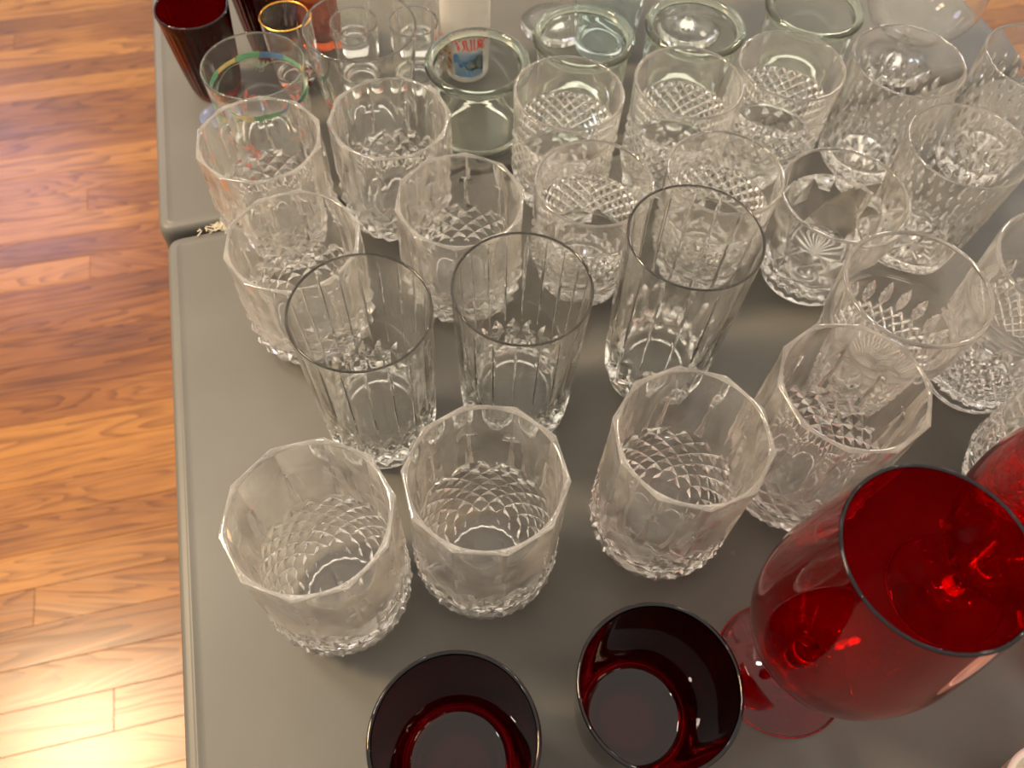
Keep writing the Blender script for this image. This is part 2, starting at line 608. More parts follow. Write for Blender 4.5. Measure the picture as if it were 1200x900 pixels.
# ------------------------------------------------------------------ materials of table and floor
def table_material():
    m, t, b = mat('grey_moulded_plastic')
    c = t.nodes.new('ShaderNodeTexCoord')
    n1 = t.nodes.new('ShaderNodeTexNoise')
    n1.inputs['Scale'].default_value = 6
    n1.inputs['Detail'].default_value = 5
    t.links.new(c.outputs['Object'], n1.inputs['Vector'])
    cr_ = t.nodes.new('ShaderNodeValToRGB')
    e_ = cr_.color_ramp.elements
    e_[0].position = 0.3
    e_[0].color = (0.082, 0.079, 0.071, 1)
    e_[1].position = 0.75
    e_[1].color = (0.104, 0.100, 0.090, 1)
    t.links.new(n1.outputs['Fac'], cr_.inputs[0])
    # scuffs: few small pale specks
    v = t.nodes.new('ShaderNodeTexVoronoi')
    v.inputs['Scale'].default_value = 26
    t.links.new(c.outputs['Object'], v.inputs['Vector'])
    w = t.nodes.new('ShaderNodeMapRange')
    w.inputs[1].default_value = 0.05
    w.inputs[2].default_value = 0.025
    w.inputs[3].default_value = 0
    w.inputs[4].default_value = 1
    t.links.new(v.outputs['Distance'], w.inputs[0])
    n2 = t.nodes.new('ShaderNodeTexNoise')
    n2.inputs['Scale'].default_value = 14
    t.links.new(c.outputs['Object'], n2.inputs['Vector'])
    g = t.nodes.new('ShaderNodeMapRange')
    g.inputs[1].default_value = 0.58
    g.inputs[2].default_value = 0.68
    t.links.new(n2.outputs['Fac'], g.inputs[0])
    mu = t.nodes.new('ShaderNodeMath')
    mu.operation = 'MULTIPLY'
    t.links.new(w.outputs[0], mu.inputs[0])
    t.links.new(g.outputs[0], mu.inputs[1])
    mx = t.nodes.new('ShaderNodeMix')
    mx.data_type = 'RGBA'
    t.links.new(mu.outputs[0], mx.inputs[0])
    t.links.new(cr_.outputs[0], mx.inputs[6])
    mx.inputs[7].default_value = (0.2, 0.2, 0.19, 1)
    t.links.new(mx.outputs[2], b.inputs['Base Color'])
    b.inputs['Roughness'].default_value = 0.42
    b.inputs['Specular IOR Level'].default_value = 0.22
    n3 = t.nodes.new('ShaderNodeTexNoise')
    n3.inputs['Scale'].default_value = 900
    n3.inputs['Detail'].default_value = 2
    t.links.new(c.outputs['Object'], n3.inputs['Vector'])
    bp = t.nodes.new('ShaderNodeBump')
    bp.inputs['Strength'].default_value = 0.12
    bp.inputs['Distance'].default_value = 0.0004
    t.links.new(n3.outputs['Fac'], bp.inputs['Height'])
    t.links.new(bp.outputs[0], b.inputs['Normal'])
    return m


def oak_material():
    m, t, b = mat('oak_strip')
    L = t.links.new
    c = t.nodes.new('ShaderNodeTexCoord')
    oi = t.nodes.new('ShaderNodeObjectInfo')
    off = t.nodes.new('ShaderNodeVectorMath')
    off.operation = 'MULTIPLY_ADD'
    cm = t.nodes.new('ShaderNodeCombineXYZ')
    L(oi.outputs['Random'], cm.inputs[0])
    L(oi.outputs['Random'], cm.inputs[1])
    L(oi.outputs['Random'], cm.inputs[2])
    L(cm.outputs[0], off.inputs[0])
    off.inputs[1].default_value = (37.3, 11.9, 23.1)
    L(c.outputs['Object'], off.inputs[2])
    sc = t.nodes.new('ShaderNodeMapping')
    sc.inputs['Scale'].default_value = (1.5, 15.0, 6.0)
    L(off.outputs[0], sc.inputs[0])
    # cathedral figure: distorted bands running along the strip
    nz = t.nodes.new('ShaderNodeTexNoise')
    nz.inputs['Scale'].default_value = 1.0
    nz.inputs['Detail'].default_value = 2.5
    nz.inputs['Distortion'].default_value = 0.6
    L(sc.outputs[0], nz.inputs['Vector'])
    mm = t.nodes.new('ShaderNodeMath')
    mm.operation = 'MULTIPLY'
    mm.inputs[1].default_value = 15.0
    L(nz.outputs['Fac'], mm.inputs[0])
    fr = t.nodes.new('ShaderNodeMath')
    fr.operation = 'FRACT'
    L(mm.outputs[0], fr.inputs[0])
    rg = t.nodes.new('ShaderNodeValToRGB')
    q = rg.color_ramp.elements
    q[0].position = 0.0
    q[0].color = (1, 1, 1, 1)
    q[1].position = 1.0
    q[1].color = (0, 0, 0, 1)
    k1 = q.new(0.55)
    k1.color = (0.95, 0.95, 0.95, 1)
    k2 = q.new(0.82)
    k2.color = (0.35, 0.35, 0.35, 1)
    k3 = q.new(0.97)
    k3.color = (0.1, 0.1, 0.1, 1)
    L(fr.outputs[0], rg.inputs[0])
    # fine pores
    s2 = t.nodes.new('ShaderNodeMapping')
    s2.inputs['Scale'].default_value = (18, 420, 60)
    L(off.outputs[0], s2.inputs[0])
    n2 = t.nodes.new('ShaderNodeTexNoise')
    n2.inputs['Scale'].default_value = 1
    n2.inputs['Detail'].default_value = 4
    L(s2.outputs[0], n2.inputs['Vector'])
    # tone per strip and along it
    n4 = t.nodes.new('ShaderNodeTexNoise')
    n4.inputs['Scale'].default_value = 4
    n4.inputs['Detail'].default_value = 3
    L(off.outputs[0], n4.inputs['Vector'])
    tone = t.nodes.new('ShaderNodeMath')
    tone.operation = 'MULTIPLY_ADD'
    L(oi.outputs['Random'], tone.inputs[0])
    tone.inputs[1].default_value = 0.55
    L(n4.outputs['Fac'], tone.inputs[2])
    tr = t.nodes.new('ShaderNodeValToRGB')
    w = tr.color_ramp.elements
    w[0].position = 0.25
    w[0].color = (0.105, 0.036, 0.010, 1)
    w[1].position = 1.05 if False else 1.0
    w[1].color = (0.31, 0.132, 0.028, 1)
    wm = w.new(0.68)
    wm.color = (0.205, 0.075, 0.016, 1)
    L(tone.outputs[0], tr.inputs[0])
    dk = t.nodes.new('ShaderNodeMix')
    dk.data_type = 'RGBA'
    dk.blend_type = 'MULTIPLY'
    fac = t.nodes.new('ShaderNodeMapRange')
    fac.inputs[3].default_value = 0.68
    fac.inputs[4].default_value = 0.0
    L(rg.outputs[0], fac.inputs[0])
    L(fac.outputs[0], dk.inputs[0])
    L(tr.outputs[0], dk.inputs[6])
    dk.inputs[7].default_value = (0.30, 0.20, 0.17, 1)
    po = t.nodes.new('ShaderNodeMix')
    po.data_type = 'RGBA'
    po.blend_type = 'MULTIPLY'
    pf = t.nodes.new('ShaderNodeMapRange')
    pf.inputs[1].default_value = 0.45
    pf.inputs[2].default_value = 0.75
    pf.inputs[3].default_value = 0.0
    pf.inputs[4].default_value = 0.55
    L(n2.outputs['Fac'], pf.inputs[0])
    L(pf.outputs[0], po.inputs[0])
    L(dk.outputs[2], po.inputs[6])
    po.inputs[7].default_value = (0.5, 0.36, 0.28, 1)
    L(po.outputs[2], b.inputs['Base Color'])
    b.inputs['Roughness'].default_value = 0.27
    b.inputs['Coat Weight'].default_value = 0.12
    b.inputs['Coat Roughness'].default_value = 0.25
    b.inputs['Specular IOR Level'].default_value = 0.35
    bp = t.nodes.new('ShaderNodeBump')
    bp.inputs['Strength'].default_value = 0.15
    bp.inputs['Distance'].default_value = 0.0006
    L(rg.outputs[0], bp.inputs['Height'])
    L(bp.outputs[0], b.inputs['Normal'])
    return m


M_TABLE = table_material()
M_OAK = oak_material()
M_STEEL = simple('grey_steel', (0.22, 0.22, 0.22), 0.4, 0.5, 0.8)
M_SUB = simple('dark_subfloor', (0.03, 0.015, 0.008), 0.9)

# ------------------------------------------------------------------ floor
A = math.radians(16.5)
EX, EY = np.array([math.cos(A), math.sin(A)]), np.array([-math.sin(A), math.cos(A)])


def fr2w(a, b):
    return EX * a + EY * b


floor = bpy.data.objects.new('floor', mesh_from('floor', [(*(fr2w(a, b) * CM), -0.004) for a, b in ((-330, -260), (330, -260), (330, 420), (-330, 420))], [(0, 1, 2, 3)], M_SUB))
link(floor)
floor['kind'] = 'structure'
random.seed(5)
PW = 5.7


def plank_mesh(L_, w_):
    h = 1.0
    g = 0.03
    bv = 0.05
    x0, x1, y0, y1 = g / 2, L_ - g / 2, g / 2, w_ - g / 2
    V = [(x0, y0, -0.35), (x1, y0, -0.35), (x1, y1, -0.35), (x0, y1, -0.35),
         (x0, y0, -bv), (x1, y0, -bv), (x1, y1, -bv), (x0, y1, -bv),
         (x0 + bv, y0 + bv, 0), (x1 - bv, y0 + bv, 0), (x1 - bv, y1 - bv, 0), (x0 + bv, y1 - bv, 0)]
    F = []
    for k_ in (0, 4):
        for i in range(4):
            j = (i + 1) % 4
            F.append((k_ + i, k_ + j, k_ + 4 + j, k_ + 4 + i))
    F.append((8, 9, 10, 11))
    return np.array(V) * CM, F


lengths = [61, 84, 107, 133, 160]
pm = {L_: mesh_from('plank', *plank_mesh(L_, PW), M_OAK) for L_ in lengths}
restV, restF = [], []
npl = 0
for row in range(-45, 74):
    y = row * PW
    x = -330 + random.uniform(-60, 0)
    while x < 330:
        L_ = random.choice(lengths)
        near = (-150 < x + L_ / 2 < 0 and -25 < y < 205) or (60 < x + L_ / 2 < 175 and 120 < y < 225)
        if near and npl < 300:
            o = bpy.data.objects.new('plank', pm[L_])
            p = fr2w(x, y) * CM
            o.location = (p[0], p[1], random.uniform(-0.0002, 0.0002))
            o.rotation_euler = (0, 0, A)
            link(o)
            o.parent = floor
            npl += 1
        else:
            V, F = plank_mesh(L_, PW)
            b0 = len(restV)
            for q in V:
                p = EX * (q[0] + x * CM) + EY * (q[1] + y * CM)
                restV.append((p[0], p[1], q[2]))
            restF += [tuple(i + b0 for i in f_) for f_ in F]
        x += L_
rest = bpy.data.objects.new('far_planks', mesh_from('far_planks', restV, restF, M_OAK))
link(rest)
rest.parent = floor
rest['kind'] = 'stuff'


# ------------------------------------------------------------------ tables
def offset_poly(P, t):
    """inset a convex polygon by t"""
    n = len(P)
    out = []
    for i in range(n):
        p0, p1, p2 = P[i - 1], P[i], P[(i + 1) % n]
        e1 = (p1 - p0) / np.linalg.norm(p1 - p0)
        e2 = (p2 - p1) / np.linalg.norm(p2 - p1)
        n1 = np.array([-e1[1], e1[0]])
        n2 = np.array([-e2[1], e2[0]])
        b = n1 + n2
        out.append(p1 + b * t / (1 + n1 @ n2))
    return np.array(out)


def rounded(P, rad, n=7):
    out = []
    m = len(P)
    for i in range(m):
        p0, p1, p2 = P[i - 1], P[i], P[(i + 1) % m]
        a = (p0 - p1) / np.linalg.norm(p0 - p1)
        b = (p2 - p1) / np.linalg.norm(p2 - p1)
        for k_ in range(n + 1):
            t = k_ / n
            s0, s1 = p1 + a * rad, p1 + b * rad
            out.append((1 - t)**2 * s0 + 2 * t * (1 - t) * p1 + t**2 * s1)
    return np.array(out)


def table(corners, label, group):
    P = np.array([EX * a + EY * b for a, b in corners])
    c = P.mean(0)
    e_ = empty('folding_table', c[0], c[1], 0.0, A)
    tag(e_, label, 'table', group)
    R2 = np.array([[math.cos(A), -math.sin(A)], [math.sin(A), math.cos(A)]])
    Q = (P - c) @ R2
    lv = [(0.25, -4.2), (0.0, -3.8), (0.0, -1.0), (0.06, -0.5), (0.22, -0.16), (0.42, -0.05), (0.62, -0.04), (0.72, 0.0), (0.78, 0.035), (0.86, 0.035), (0.95, 0.0), (1.3, 0.0)]
    V, F = [], []
    n = len(rounded(Q, 1.0))
    for t, z in lv:
        q = rounded(offset_poly(Q, t), max(0.2, 1.2 - t * 0.8))
        V += [(a * CM, b * CM, TT + z * CM) for a, b in q]
    for i in range(len(lv) - 1):
        for j in range(n):
            k_ = (j + 1) % n
            F.append((i * n + j, i * n + k_, (i + 1) * n + k_, (i + 1) * n + j))
    F.append(tuple((len(lv) - 1) * n + j for j in range(n)))
    F.append(tuple(reversed(range(n))))
    sm = [True] * (len(F) - 2) + [False, False]
    part('table_top', mesh_from('table_top', V, F, M_TABLE, sm), e_)
    # folding legs: two tubular frames
    w = (Q[:, 0].max() - Q[:, 0].min()) / 2 - 12
    l_ = (Q[:, 1].max() - Q[:, 1].min()) / 2 - 28
    for sy in (-1, 1):
        def tube(pts, rad=1.3, k=8):
            V, F = [], []
            for p, q in zip(pts[:-1], pts[1:]):
                p, q = Vector(p), Vector(q)
                ax = (q - p).normalized()
                up = ax.orthogonal().normalized()
                sd = ax.cross(up)
                b0 = len(V)
                for c_ in (p, q):
                    for i in range(k):
                        a_ = 2 * PI * i / k
                        V.append(tuple((c_ + (up * math.cos(a_) + sd * math.sin(a_)) * rad) * CM))
                for i in range(k):
                    j = (i + 1) % k
                    F.append((b0 + i, b0 + j, b0 + k + j, b0 + k + i))
                F.append(tuple(b0 + i for i in reversed(range(k))))
                F.append(tuple(b0 + k + i for i in range(k)))
            return V, F
        for sx_ in (-1, 1):
            V, F = tube([(sx_ * w, sy * l_, 0.1), (sx_ * w, sy * l_, 69.85)])
            part('leg', mesh_from('leg', V, F, M_STEEL, False), e_)
        V, F = tube([(-w, sy * l_, 12), (w, sy * l_, 12)], 1.0)
        part('crossbar', mesh_from('crossbar', V, F, M_STEEL, False), e_)
    return e_


tables = 'two grey folding tables pushed end to end'
table([(-14.25, -137), (62.0, -137), (62.0, 49.3), (-14.0, 45.3)],
      'grey plastic folding table in front, lowest in the picture, carrying the clear faceted tumblers', tables)
table([(-14.55, 45.9), (61.2, 50.05), (60.2, 229), (-14.5, 229)],
      'grey plastic folding table behind the seam, carrying the jars and shooter glasses', tables)

# torn edge where the two tables meet
random.seed(11)
V, F = [], []
o = empty('torn_table_edge', -21.9, 40.75, TT + 0.0002, A + 0.05)
for i in range(120):
    x = random.gauss(0, 0.9)
    y = random.uniform(-0.35, 0.25)
    L_ = random.uniform(0.15, 0.5)
    a_ = random.uniform(0, PI)
    w = random.uniform(0.03, 0.09)
    z = random.uniform(0.0, 0.12)
    ca, sa = math.cos(a_), math.sin(a_)
    b0 = len(V)
    tl = random.uniform(0, 0.12)
    for sx_, sy, dz in ((-1, -1, 0), (1, -1, tl), (1, 1, tl), (-1, 1, 0)):
        for h in (0, 0.04):
            V.append(((x + ca * sx_ * L_ / 2 - sa * sy * w / 2) * CM, (y + sa * sx_ * L_ / 2 + ca * sy * w / 2) * CM, (z + dz + h) * CM))
    F += [(b0, b0 + 2, b0 + 4, b0 + 6), (b0 + 1, b0 + 7, b0 + 5, b0 + 3)]
    for i2 in range(4):
        j2 = (i2 + 1) % 4
        F.append((b0 + 2 * i2, b0 + 2 * i2 + 1, b0 + 2 * j2 + 1, b0 + 2 * j2))
me = mesh_from('torn_table_edge', V, F, simple('torn_fibre', (0.40, 0.36, 0.27), 0.8), False)
bpy.data.objects.remove(o)
o = bpy.data.objects.new('torn_fibre', me)
link(o)
o.location = (-21.9 * CM, 41.0 * CM, TT)
o.rotation_euler = (0, 0, A + 0.05)
tag(o, 'pale frayed plastic fibres in the gap between the two grey tables', 'debris')
o['kind'] = 'stuff'

# ------------------------------------------------------------------ faceted tumblers
G1 = 'tall ten-sided cut tumblers'
tall = faceted_tumbler(12.2, 4.0).meshes(M_CRYSTAL)
for x, y, ph, lab in (
        (-8.85, 13.77, 0, 'ten-sided clear cut tumbler standing nearest the table edge, front left'),
        (-0.95, 16.26, 18, 'ten-sided clear cut tumbler behind the dark red tumblers, touching its left neighbour'),
        (8.99, 19.12, 8, 'ten-sided clear cut tumbler between the ruby tumbler and the tall fluted highball'),
        (17.42, 22.56, 22, 'ten-sided clear cut tumbler directly behind the big red goblet')):
    place('faceted_tumbler', tall, x, y, math.radians(ph), lab, 'glass', G1)
G2 = 'short ten-sided cut tumblers'
short = faceted_tumbler(9.07, 4.15, 0.24).meshes(M_CRYSTAL)
for x, y, ph, lab in (
        (-13.7, 32.4, 6, 'short ten-sided cut tumbler beside the seam, half hidden by a plain-rimmed highball'),
        (-17.5, 40.75, 12, 'short ten-sided cut tumbler in front of the painted glass with the coloured ring'),
        (-9.3, 43.5, 30, 'short ten-sided cut tumbler in front of the wide glass with pink flowers'),
        (-3.95, 36.5, 0, 'short ten-sided cut tumbler in the middle, between the crosshatched glass and highballs')):
    place('faceted_tumbler', short, x, y, math.radians(ph), lab, 'glass', G2)

# ------------------------------------------------------------------ highballs
G3 = 'highballs with upright cut lines'
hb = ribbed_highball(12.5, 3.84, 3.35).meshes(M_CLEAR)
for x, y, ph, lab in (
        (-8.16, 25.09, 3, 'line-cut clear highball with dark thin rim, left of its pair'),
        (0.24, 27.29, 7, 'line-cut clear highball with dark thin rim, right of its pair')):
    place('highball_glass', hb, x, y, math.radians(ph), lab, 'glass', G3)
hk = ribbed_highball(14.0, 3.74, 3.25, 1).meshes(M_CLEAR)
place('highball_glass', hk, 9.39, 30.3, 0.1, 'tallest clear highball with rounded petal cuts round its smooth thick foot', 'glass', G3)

# ------------------------------------------------------------------ cross-hatched tumblers
G4 = 'crosshatched crystal tumblers'
ht = hatched_tumbler(9.25, 3.85, 3.0).meshes(M_CRYSTAL)
for x, y, ph, lab in (
        (2.7, 46.85, 0, 'crosshatched crystal tumbler at the left end of the back row of three'),
        (11.08, 48.7, 4, 'crosshatched crystal tumbler in the middle of the back row of three'),
        (18.62, 51.2, 9, 'crosshatched crystal tumbler at the right end of the back row of three'),
        (4.45, 38.5, 2, 'crosshatched crystal tumbler in the front pair, left of the tallest highball'),
        (12.95, 40.1, 7, 'crosshatched crystal tumbler just behind the tallest highball')):
    place('crosshatched_tumbler', ht, x, y, math.radians(ph), lab, 'glass', G4)

# ------------------------------------------------------------------ right-hand crystal
place('lipped_crystal_glass', petal_crystal(12.0, 4.12, 2.1).meshes(M_CRYSTAL), 22.08, 29.36, 0.05,
      'tapering crystal glass with thick smooth lip and narrow foot, behind the ten-sided tumblers', 'glass', 'thick-lipped crystal glasses')
place('lipped_crystal_glass', petal_crystal(12.0, 4.2, 3.0).meshes(M_CRYSTAL), 31.22, 31.6, 0.0,
      'thick-lipped crystal glass with broad foot, cut off by the right picture edge', 'glass', 'thick-lipped crystal glasses')
place('star_cut_tumbler', star_crystal(8.0, 4.3, 3.25).meshes(M_CRYSTAL), 21.17, 40.08, 0.2,
      'heavy flared crystal tumbler with broad crossing cuts and star-cut foot', 'glass', None)
G5 = 'crystal tumblers with teardrop cuts'
td = teardrop_tumbler(10.0, 4.02, 3.1).meshes(M_CRYSTAL)
for x, y, lab in ((26.75, 51.5, 'teardrop-cut crystal tumbler standing in front of the clear brandy glass'),
                  (29.1, 43.2, 'teardrop-cut crystal tumbler between the star-cut tumbler and the right edge'),
                  (36.5, 52.6, 'teardrop-cut crystal tumbler in the top right corner beside the floor')):
    place('teardrop_tumbler', td, x, y, 0.1, lab, 'glass', G5)
place('crosshatched_tumbler', ht, 32.2, 23.6, 0.2,
      'crystal tumbler at the right edge, its cut foot showing above the red goblets', 'glass', G4)

# ------------------------------------------------------------------ ruby tumblers
G6 = 'dark ruby tumblers'
rt = plain_tumbler(9.0, 3.8, 2.95, 0.22, 0.75, mbase=None, pts=[(0, 2.2), (0.15, 2.5), (0.6, 2.85), (2.0, 3.2), (9.0, 3.8)])
rt.seg = [(a, b, c, d_, M_RUBYB if a in ('base', 'inner_bottom') else None) for a, b, c, d_, e_ in rt.seg]
rt = rt.meshes(M_RUBY)
for x, y, lab in ((-1.55, 5.2, 'dark ruby red tumbler at the bottom edge of the picture, left one'),
                  (7.5, 7.96, 'dark ruby red tumbler beside the foot of the big red goblet')):
    e_, ps = place('ruby_tumbler', rt, x, y, 0, lab, 'glass', G6)
rr_ = plain_tumbler(7.5, 2.8, 2.0, 0.18, 0.6, nth=240, ribs=30, ribamp=0.06).meshes(M_RUBYR)
for x, y, lab in ((-26.25, 56.0, 'ribbed dark red tumbler near the table edge, top left'),
                  (-22.3, 61.2, 'second ribbed dark red tumbler, mostly hidden behind the first')):
    place('ribbed_ruby_tumbler', rr_, x, y, 0, lab, 'glass', 'ribbed ruby tumblers')


# ------------------------------------------------------------------ red goblets
def goblet(H, R, Rm, Rf, m, zs=4.6, w=0.17, zmax=0.60):
    hb_ = H - zs
    op = [(0.0, 0.45), (0.06 * hb_, 0.5 * Rm), (0.18 * hb_, 0.80 * Rm), (0.35 * hb_, 0.965 * Rm), (0.5 * hb_, Rm), (0.72 * hb_, (Rm + R) / 2 + 0.12), (hb_, R)]
    P = [(0.12, 0.0), (0.12, 0.8), (0.1, Rf * 0.6), (0.03, Rf * 0.9), (EPS, Rf * 0.96), (0.05, Rf), (0.14, Rf - 0.02), (0.24, Rf * 0.9),
         (0.42, Rf * 0.6), (0.7, Rf * 0.32), (1.1, 0.72)]
    n1 = len(P) - 1
    P += [(1.6, 0.52), (2.4, 0.45), (3.4, 0.45), (zs - 0.5, 0.55), (zs - 0.12, 0.75)]
    n2 = len(P) - 1
    zz = np.concatenate([np.linspace(0.03, 0.2, 8), np.linspace(0.2, 1, 28)[1:]]) * hb_
    P += [(zs + z, float(prof(op, z))) for z in zz]
    n3 = len(P) - 1
    P += [(H + 0.06, R - 0.03), (H + 0.085, R - w / 2), (H + 0.06, R - w + 0.03), (H, R - w)]
    n4 = len(P) - 1
    P += [(zs + z, float(prof(op, z)) - w) for z in zz[::-1][1:-4]]
    P += [(zs + 0.55, 1.0), (zs + 0.42, 0.5), (zs + 0.40, 0.0)]
    n5 = len(P) - 1
    v = Vessel(96)
    for nm, a, b in (('foot', 0, n1), ('stem', n1, n2), ('bowl', n2, n3), ('rim', n3, n4), ('bowl', n4, n5)):
        v.span(nm, True, P[a:b + 1] if a == 0 else P[a + 1:b + 1])
    return v.meshes(m)


gb = goblet(19.0, 3.68, 4.45, 3.68, M_RED)
G7 = 'big red wine goblets'
place('wine_goblet', gb, 16.05, 11.15, 0, 'large bright red glass goblet in the lower right, foot and stem in view', 'goblet', G7)
place('wine_goblet', gb, 26.72, 16.28, 0, 'second red goblet, its bowl cut off by the right picture edge', 'goblet', G7)

place('red_votive', plain_tumbler(3.2, 2.7, 2.5, 0.22, 0.5).meshes(M_RED), 33.22, 14.51, 0,
      'low red glass votive peeping in at the right edge under the big goblet', 'glass', None)

# small pale dish at the lower right corner
place('white_dish', plain_tumbler(3.0, 2.6, 2.0, 0.35, 0.5).meshes(simple('white_ceramic', (0.62, 0.56, 0.47), 0.25)), 28.2, 4.9, 0,
      'cream ceramic dish, only its rim showing in the lower right corner', 'dish', None)

# ------------------------------------------------------------------ jars
G8 = 'greenish preserving jars'
jar = plain_tumbler(7.0, 3.93, 3.6, 0.28, 0.6, roll=0.06,
                    pts=[(0, 3.2), (0.15, 3.4), (0.6, 3.58), (5.4, 3.68), (6.0, 3.62), (6.4, 3.6), (7.0, 3.6)])
jar.seg = [(a, b, c, d_, M_JARRIM if a == 'rim' else None) for a, b, c, d_, e_ in jar.seg]
jar = jar.meshes(M_GREEN)
for x, y, lab in ((-4.07, 52.7, 'greenish glass jar in front of the frosted shooter with red lettering'),
                  (3.9, 56.5, 'greenish glass jar with an aqua tumbler behind it'),
                  (12.7, 58.6, 'greenish glass jar directly behind the middle crosshatched tumbler'),
                  (22.6, 61.9, 'greenish glass jar nearest the clear brandy glass')):
    place('preserving_jar', jar, x, y, 0, lab, 'jar', G8)


# ------------------------------------------------------------------ paint and print on curved walls
def on_wall(polys, rfun, th0, m, name, parent, lift=0.02):
    """polys: lists of (arc cm, z cm) outlines laid on the wall of radius rfun(z)"""
    V, F = [], []
    for P in polys:
        b0 = len(V)
        cx = sum(p[0] for p in P) / len(P)
        cz = sum(p[1] for p in P) / len(P)
        pts = [(cx, cz)] + list(P)
        for a, z in pts:
            q = rfun(z) + lift
            t = th0 + a / rfun(z)
            V.append((q * math.cos(t) * CM, q * math.sin(t) * CM, z * CM))
        n = len(P)
        for i in range(n):
            F.append((b0, b0 + 1 + i, b0 + 1 + (i + 1) % n))
    me = mesh_from(name, V, F, m, False)
    return part(name, me, parent)


def rect(a0, a1, z0, z1, n=8, sk=0.0):
    lo = [(a0 + (a1 - a0) * i / n, z0 + sk * i / n) for i in range(n + 1)]
    hi = [(a1 - (a1 - a0) * i / n, z1 + sk * (1 - i / n)) for i in range(n + 1)]
    return lo + hi


def strip(pts, w):
    out = []
    for (a, b), (c, e_) in zip(pts[:-1], pts[1:]):
        L_ = math.hypot(c - a, e_ - b) or 1
        nx, ny = -(e_ - b) / L_ * w / 2, (c - a) / L_ * w / 2
        out.append([(a - nx, b - ny), (c - nx, e_ - ny), (c + nx, e_ + ny), (a + nx, b + ny)])
    return out


def flower(a, z, s):
    out = []
    for i in range(5):
        t = 2 * PI * i / 5 + 0.4
        out.append([(a, z), (a + math.cos(t - 0.35) * s * 0.6, z + math.sin(t - 0.35) * s * 0.6), (a + math.cos(t) * s, z + math.sin(t) * s),
                    (a + math.cos(t + 0.35) * s * 0.6, z + math.sin(t + 0.35) * s * 0.6)])
    return out


painted = plain_tumbler(8.0, 3.7, 3.1, 0.18, 0.8, pts=[(0, 2.7), (0.2, 3.0), (0.7, 3.15), (8.0, 3.7)])
e_, ps = place('painted_tumbler', painted.meshes(M_CLEAR), -19.95, 49.2, 0,
               'clear tumbler with painted blue, green and yellow ring and pink flowers', 'glass', None)
rf = lambda z: 3.15 + (z - 0.7) / 7.3 * 0.55
cir = 2 * PI * rf(6.4)
cols = [P_YEL, P_GRN, P_BLU]
for i in range(12):
    a0 = cir * i / 12
    mcol = [P_YEL, P_GRN, P_BLU, P_GRN][i % 4]
    sg = on_wall([rect(a0, a0 + cir / 12 * 0.98, 5.95 + 0.05 * (i % 3), 6.40 + 0.05 * ((i + 1) % 3))], rf, -PI / 2 - 0.35, mcol, 'painted_segment', e_)
    sg['label'] = ['yellow', 'green', 'blue', 'green'][i % 4] + ' painted ring segment'
vin = []
for k_ in range(5):
    a0 = cir * k_ / 5
    vin += strip([(a0 + cir / 5 * t, 5.2 + 0.7 * math.sin(PI * t)) for t in np.linspace(0, 1, 14)], 0.06)
    vin += strip([(a0 + 0.35 * math.cos(t) * (1 - t / 9), 4.95 + 0.35 * math.sin(t) * (1 - t / 9)) for t in np.linspace(0, 6, 14)], 0.05)
    for q in (-0.5, -0.2, 0.2, 0.5):
        vin += [[(a0, 5.0), (a0 + q - 0.1, 5.5), (a0 + q, 5.75), (a0 + q + 0.1, 5.45)]]
on_wall(vin, rf, -PI / 2 - 0.5, P_VIN, 'painted_vine', e_)
for k_ in range(5):
    fl = on_wall(flower(cir / 5 * k_, 2.7, 0.95), rf, -PI / 2 - 0.15, P_PNK, 'painted_flower', e_)
    fl['label'] = 'pink painted flower'

wide = plain_tumbler(10.0, 4.05, 3.0, 0.16, 0.7, pts=[(0, 2.5), (0.2, 2.85), (0.8, 3.05), (10.0, 4.05)])
e_, ps = place('flowered_tumbler', wide.meshes(M_CLEAR), -12.4, 51.6, 0,
               'wide thin clear glass with small pink flowers, shooters showing through it', 'glass', None)
rw = lambda z: 3.05 + (z - 0.8) / 9.2
for k_, (a, z) in enumerate(((-2.7, 5.0), (-5.6, 6.4))):
    fl = on_wall(flower(a, z, 0.7), rw, -PI / 2, P_PNK, 'painted_flower', e_)
    fl['label'] = 'pink painted flower'
    on_wall([[(a + 0.6, z - 1.5), (a + 0.2, z - 0.8), (a + 0.45, z - 0.3), (a + 0.9, z - 0.9)], [(a - 1.4, z + 0.2), (a - 1.0, z + 0.7), (a - 0.7, z + 0.1)]],
            rw, -PI / 2, P_GRN, 'painted_leaf', e_)

# ------------------------------------------------------------------ shooters
G9 = 'clear straight shooter glasses'
sh = plain_tumbler(6.2, 1.93, 1.62, 0.16, 1.5, nth=64, base_curve=0.2).meshes(M_CLEAR)
for x, y, lab in ((-14.2, 57.2, 'clear shooter glass, front left of four, seen through the wide glass'),
                  (-9.5, 57.7, 'clear shooter glass, front right of four, left of the frosted one'),
                  (-15.6, 62.0, 'clear shooter glass, back left of four, beside the gold rim'),
                  (-9.9, 62.4, 'clear shooter glass, back right of four')):
    place('shooter_glass', sh, x, y, 0, lab, 'glass', G9)
gr = plain_tumbler(6.2, 1.96, 1.5, 0.14, 1.0, nth=64)
e_, ps = place('gold_rimmed_shooter', gr.meshes(M_CLEAR), -19.7, 57.4, 0, 'small clear shooter glass with a gold rim behind the painted glass', 'glass', None)
ps['rim'].data.materials[0] = M_GOLD
ps['rim']['label'] = 'gold band round the lip'
place('amber_shooter', plain_tumbler(5.0, 1.8, 1.5, 0.15, 0.9, nth=64).meshes(M_AMBER), -18.6, 62.6, 0,
      'amber brown shooter glass behind the gold-rimmed one', 'glass', None)

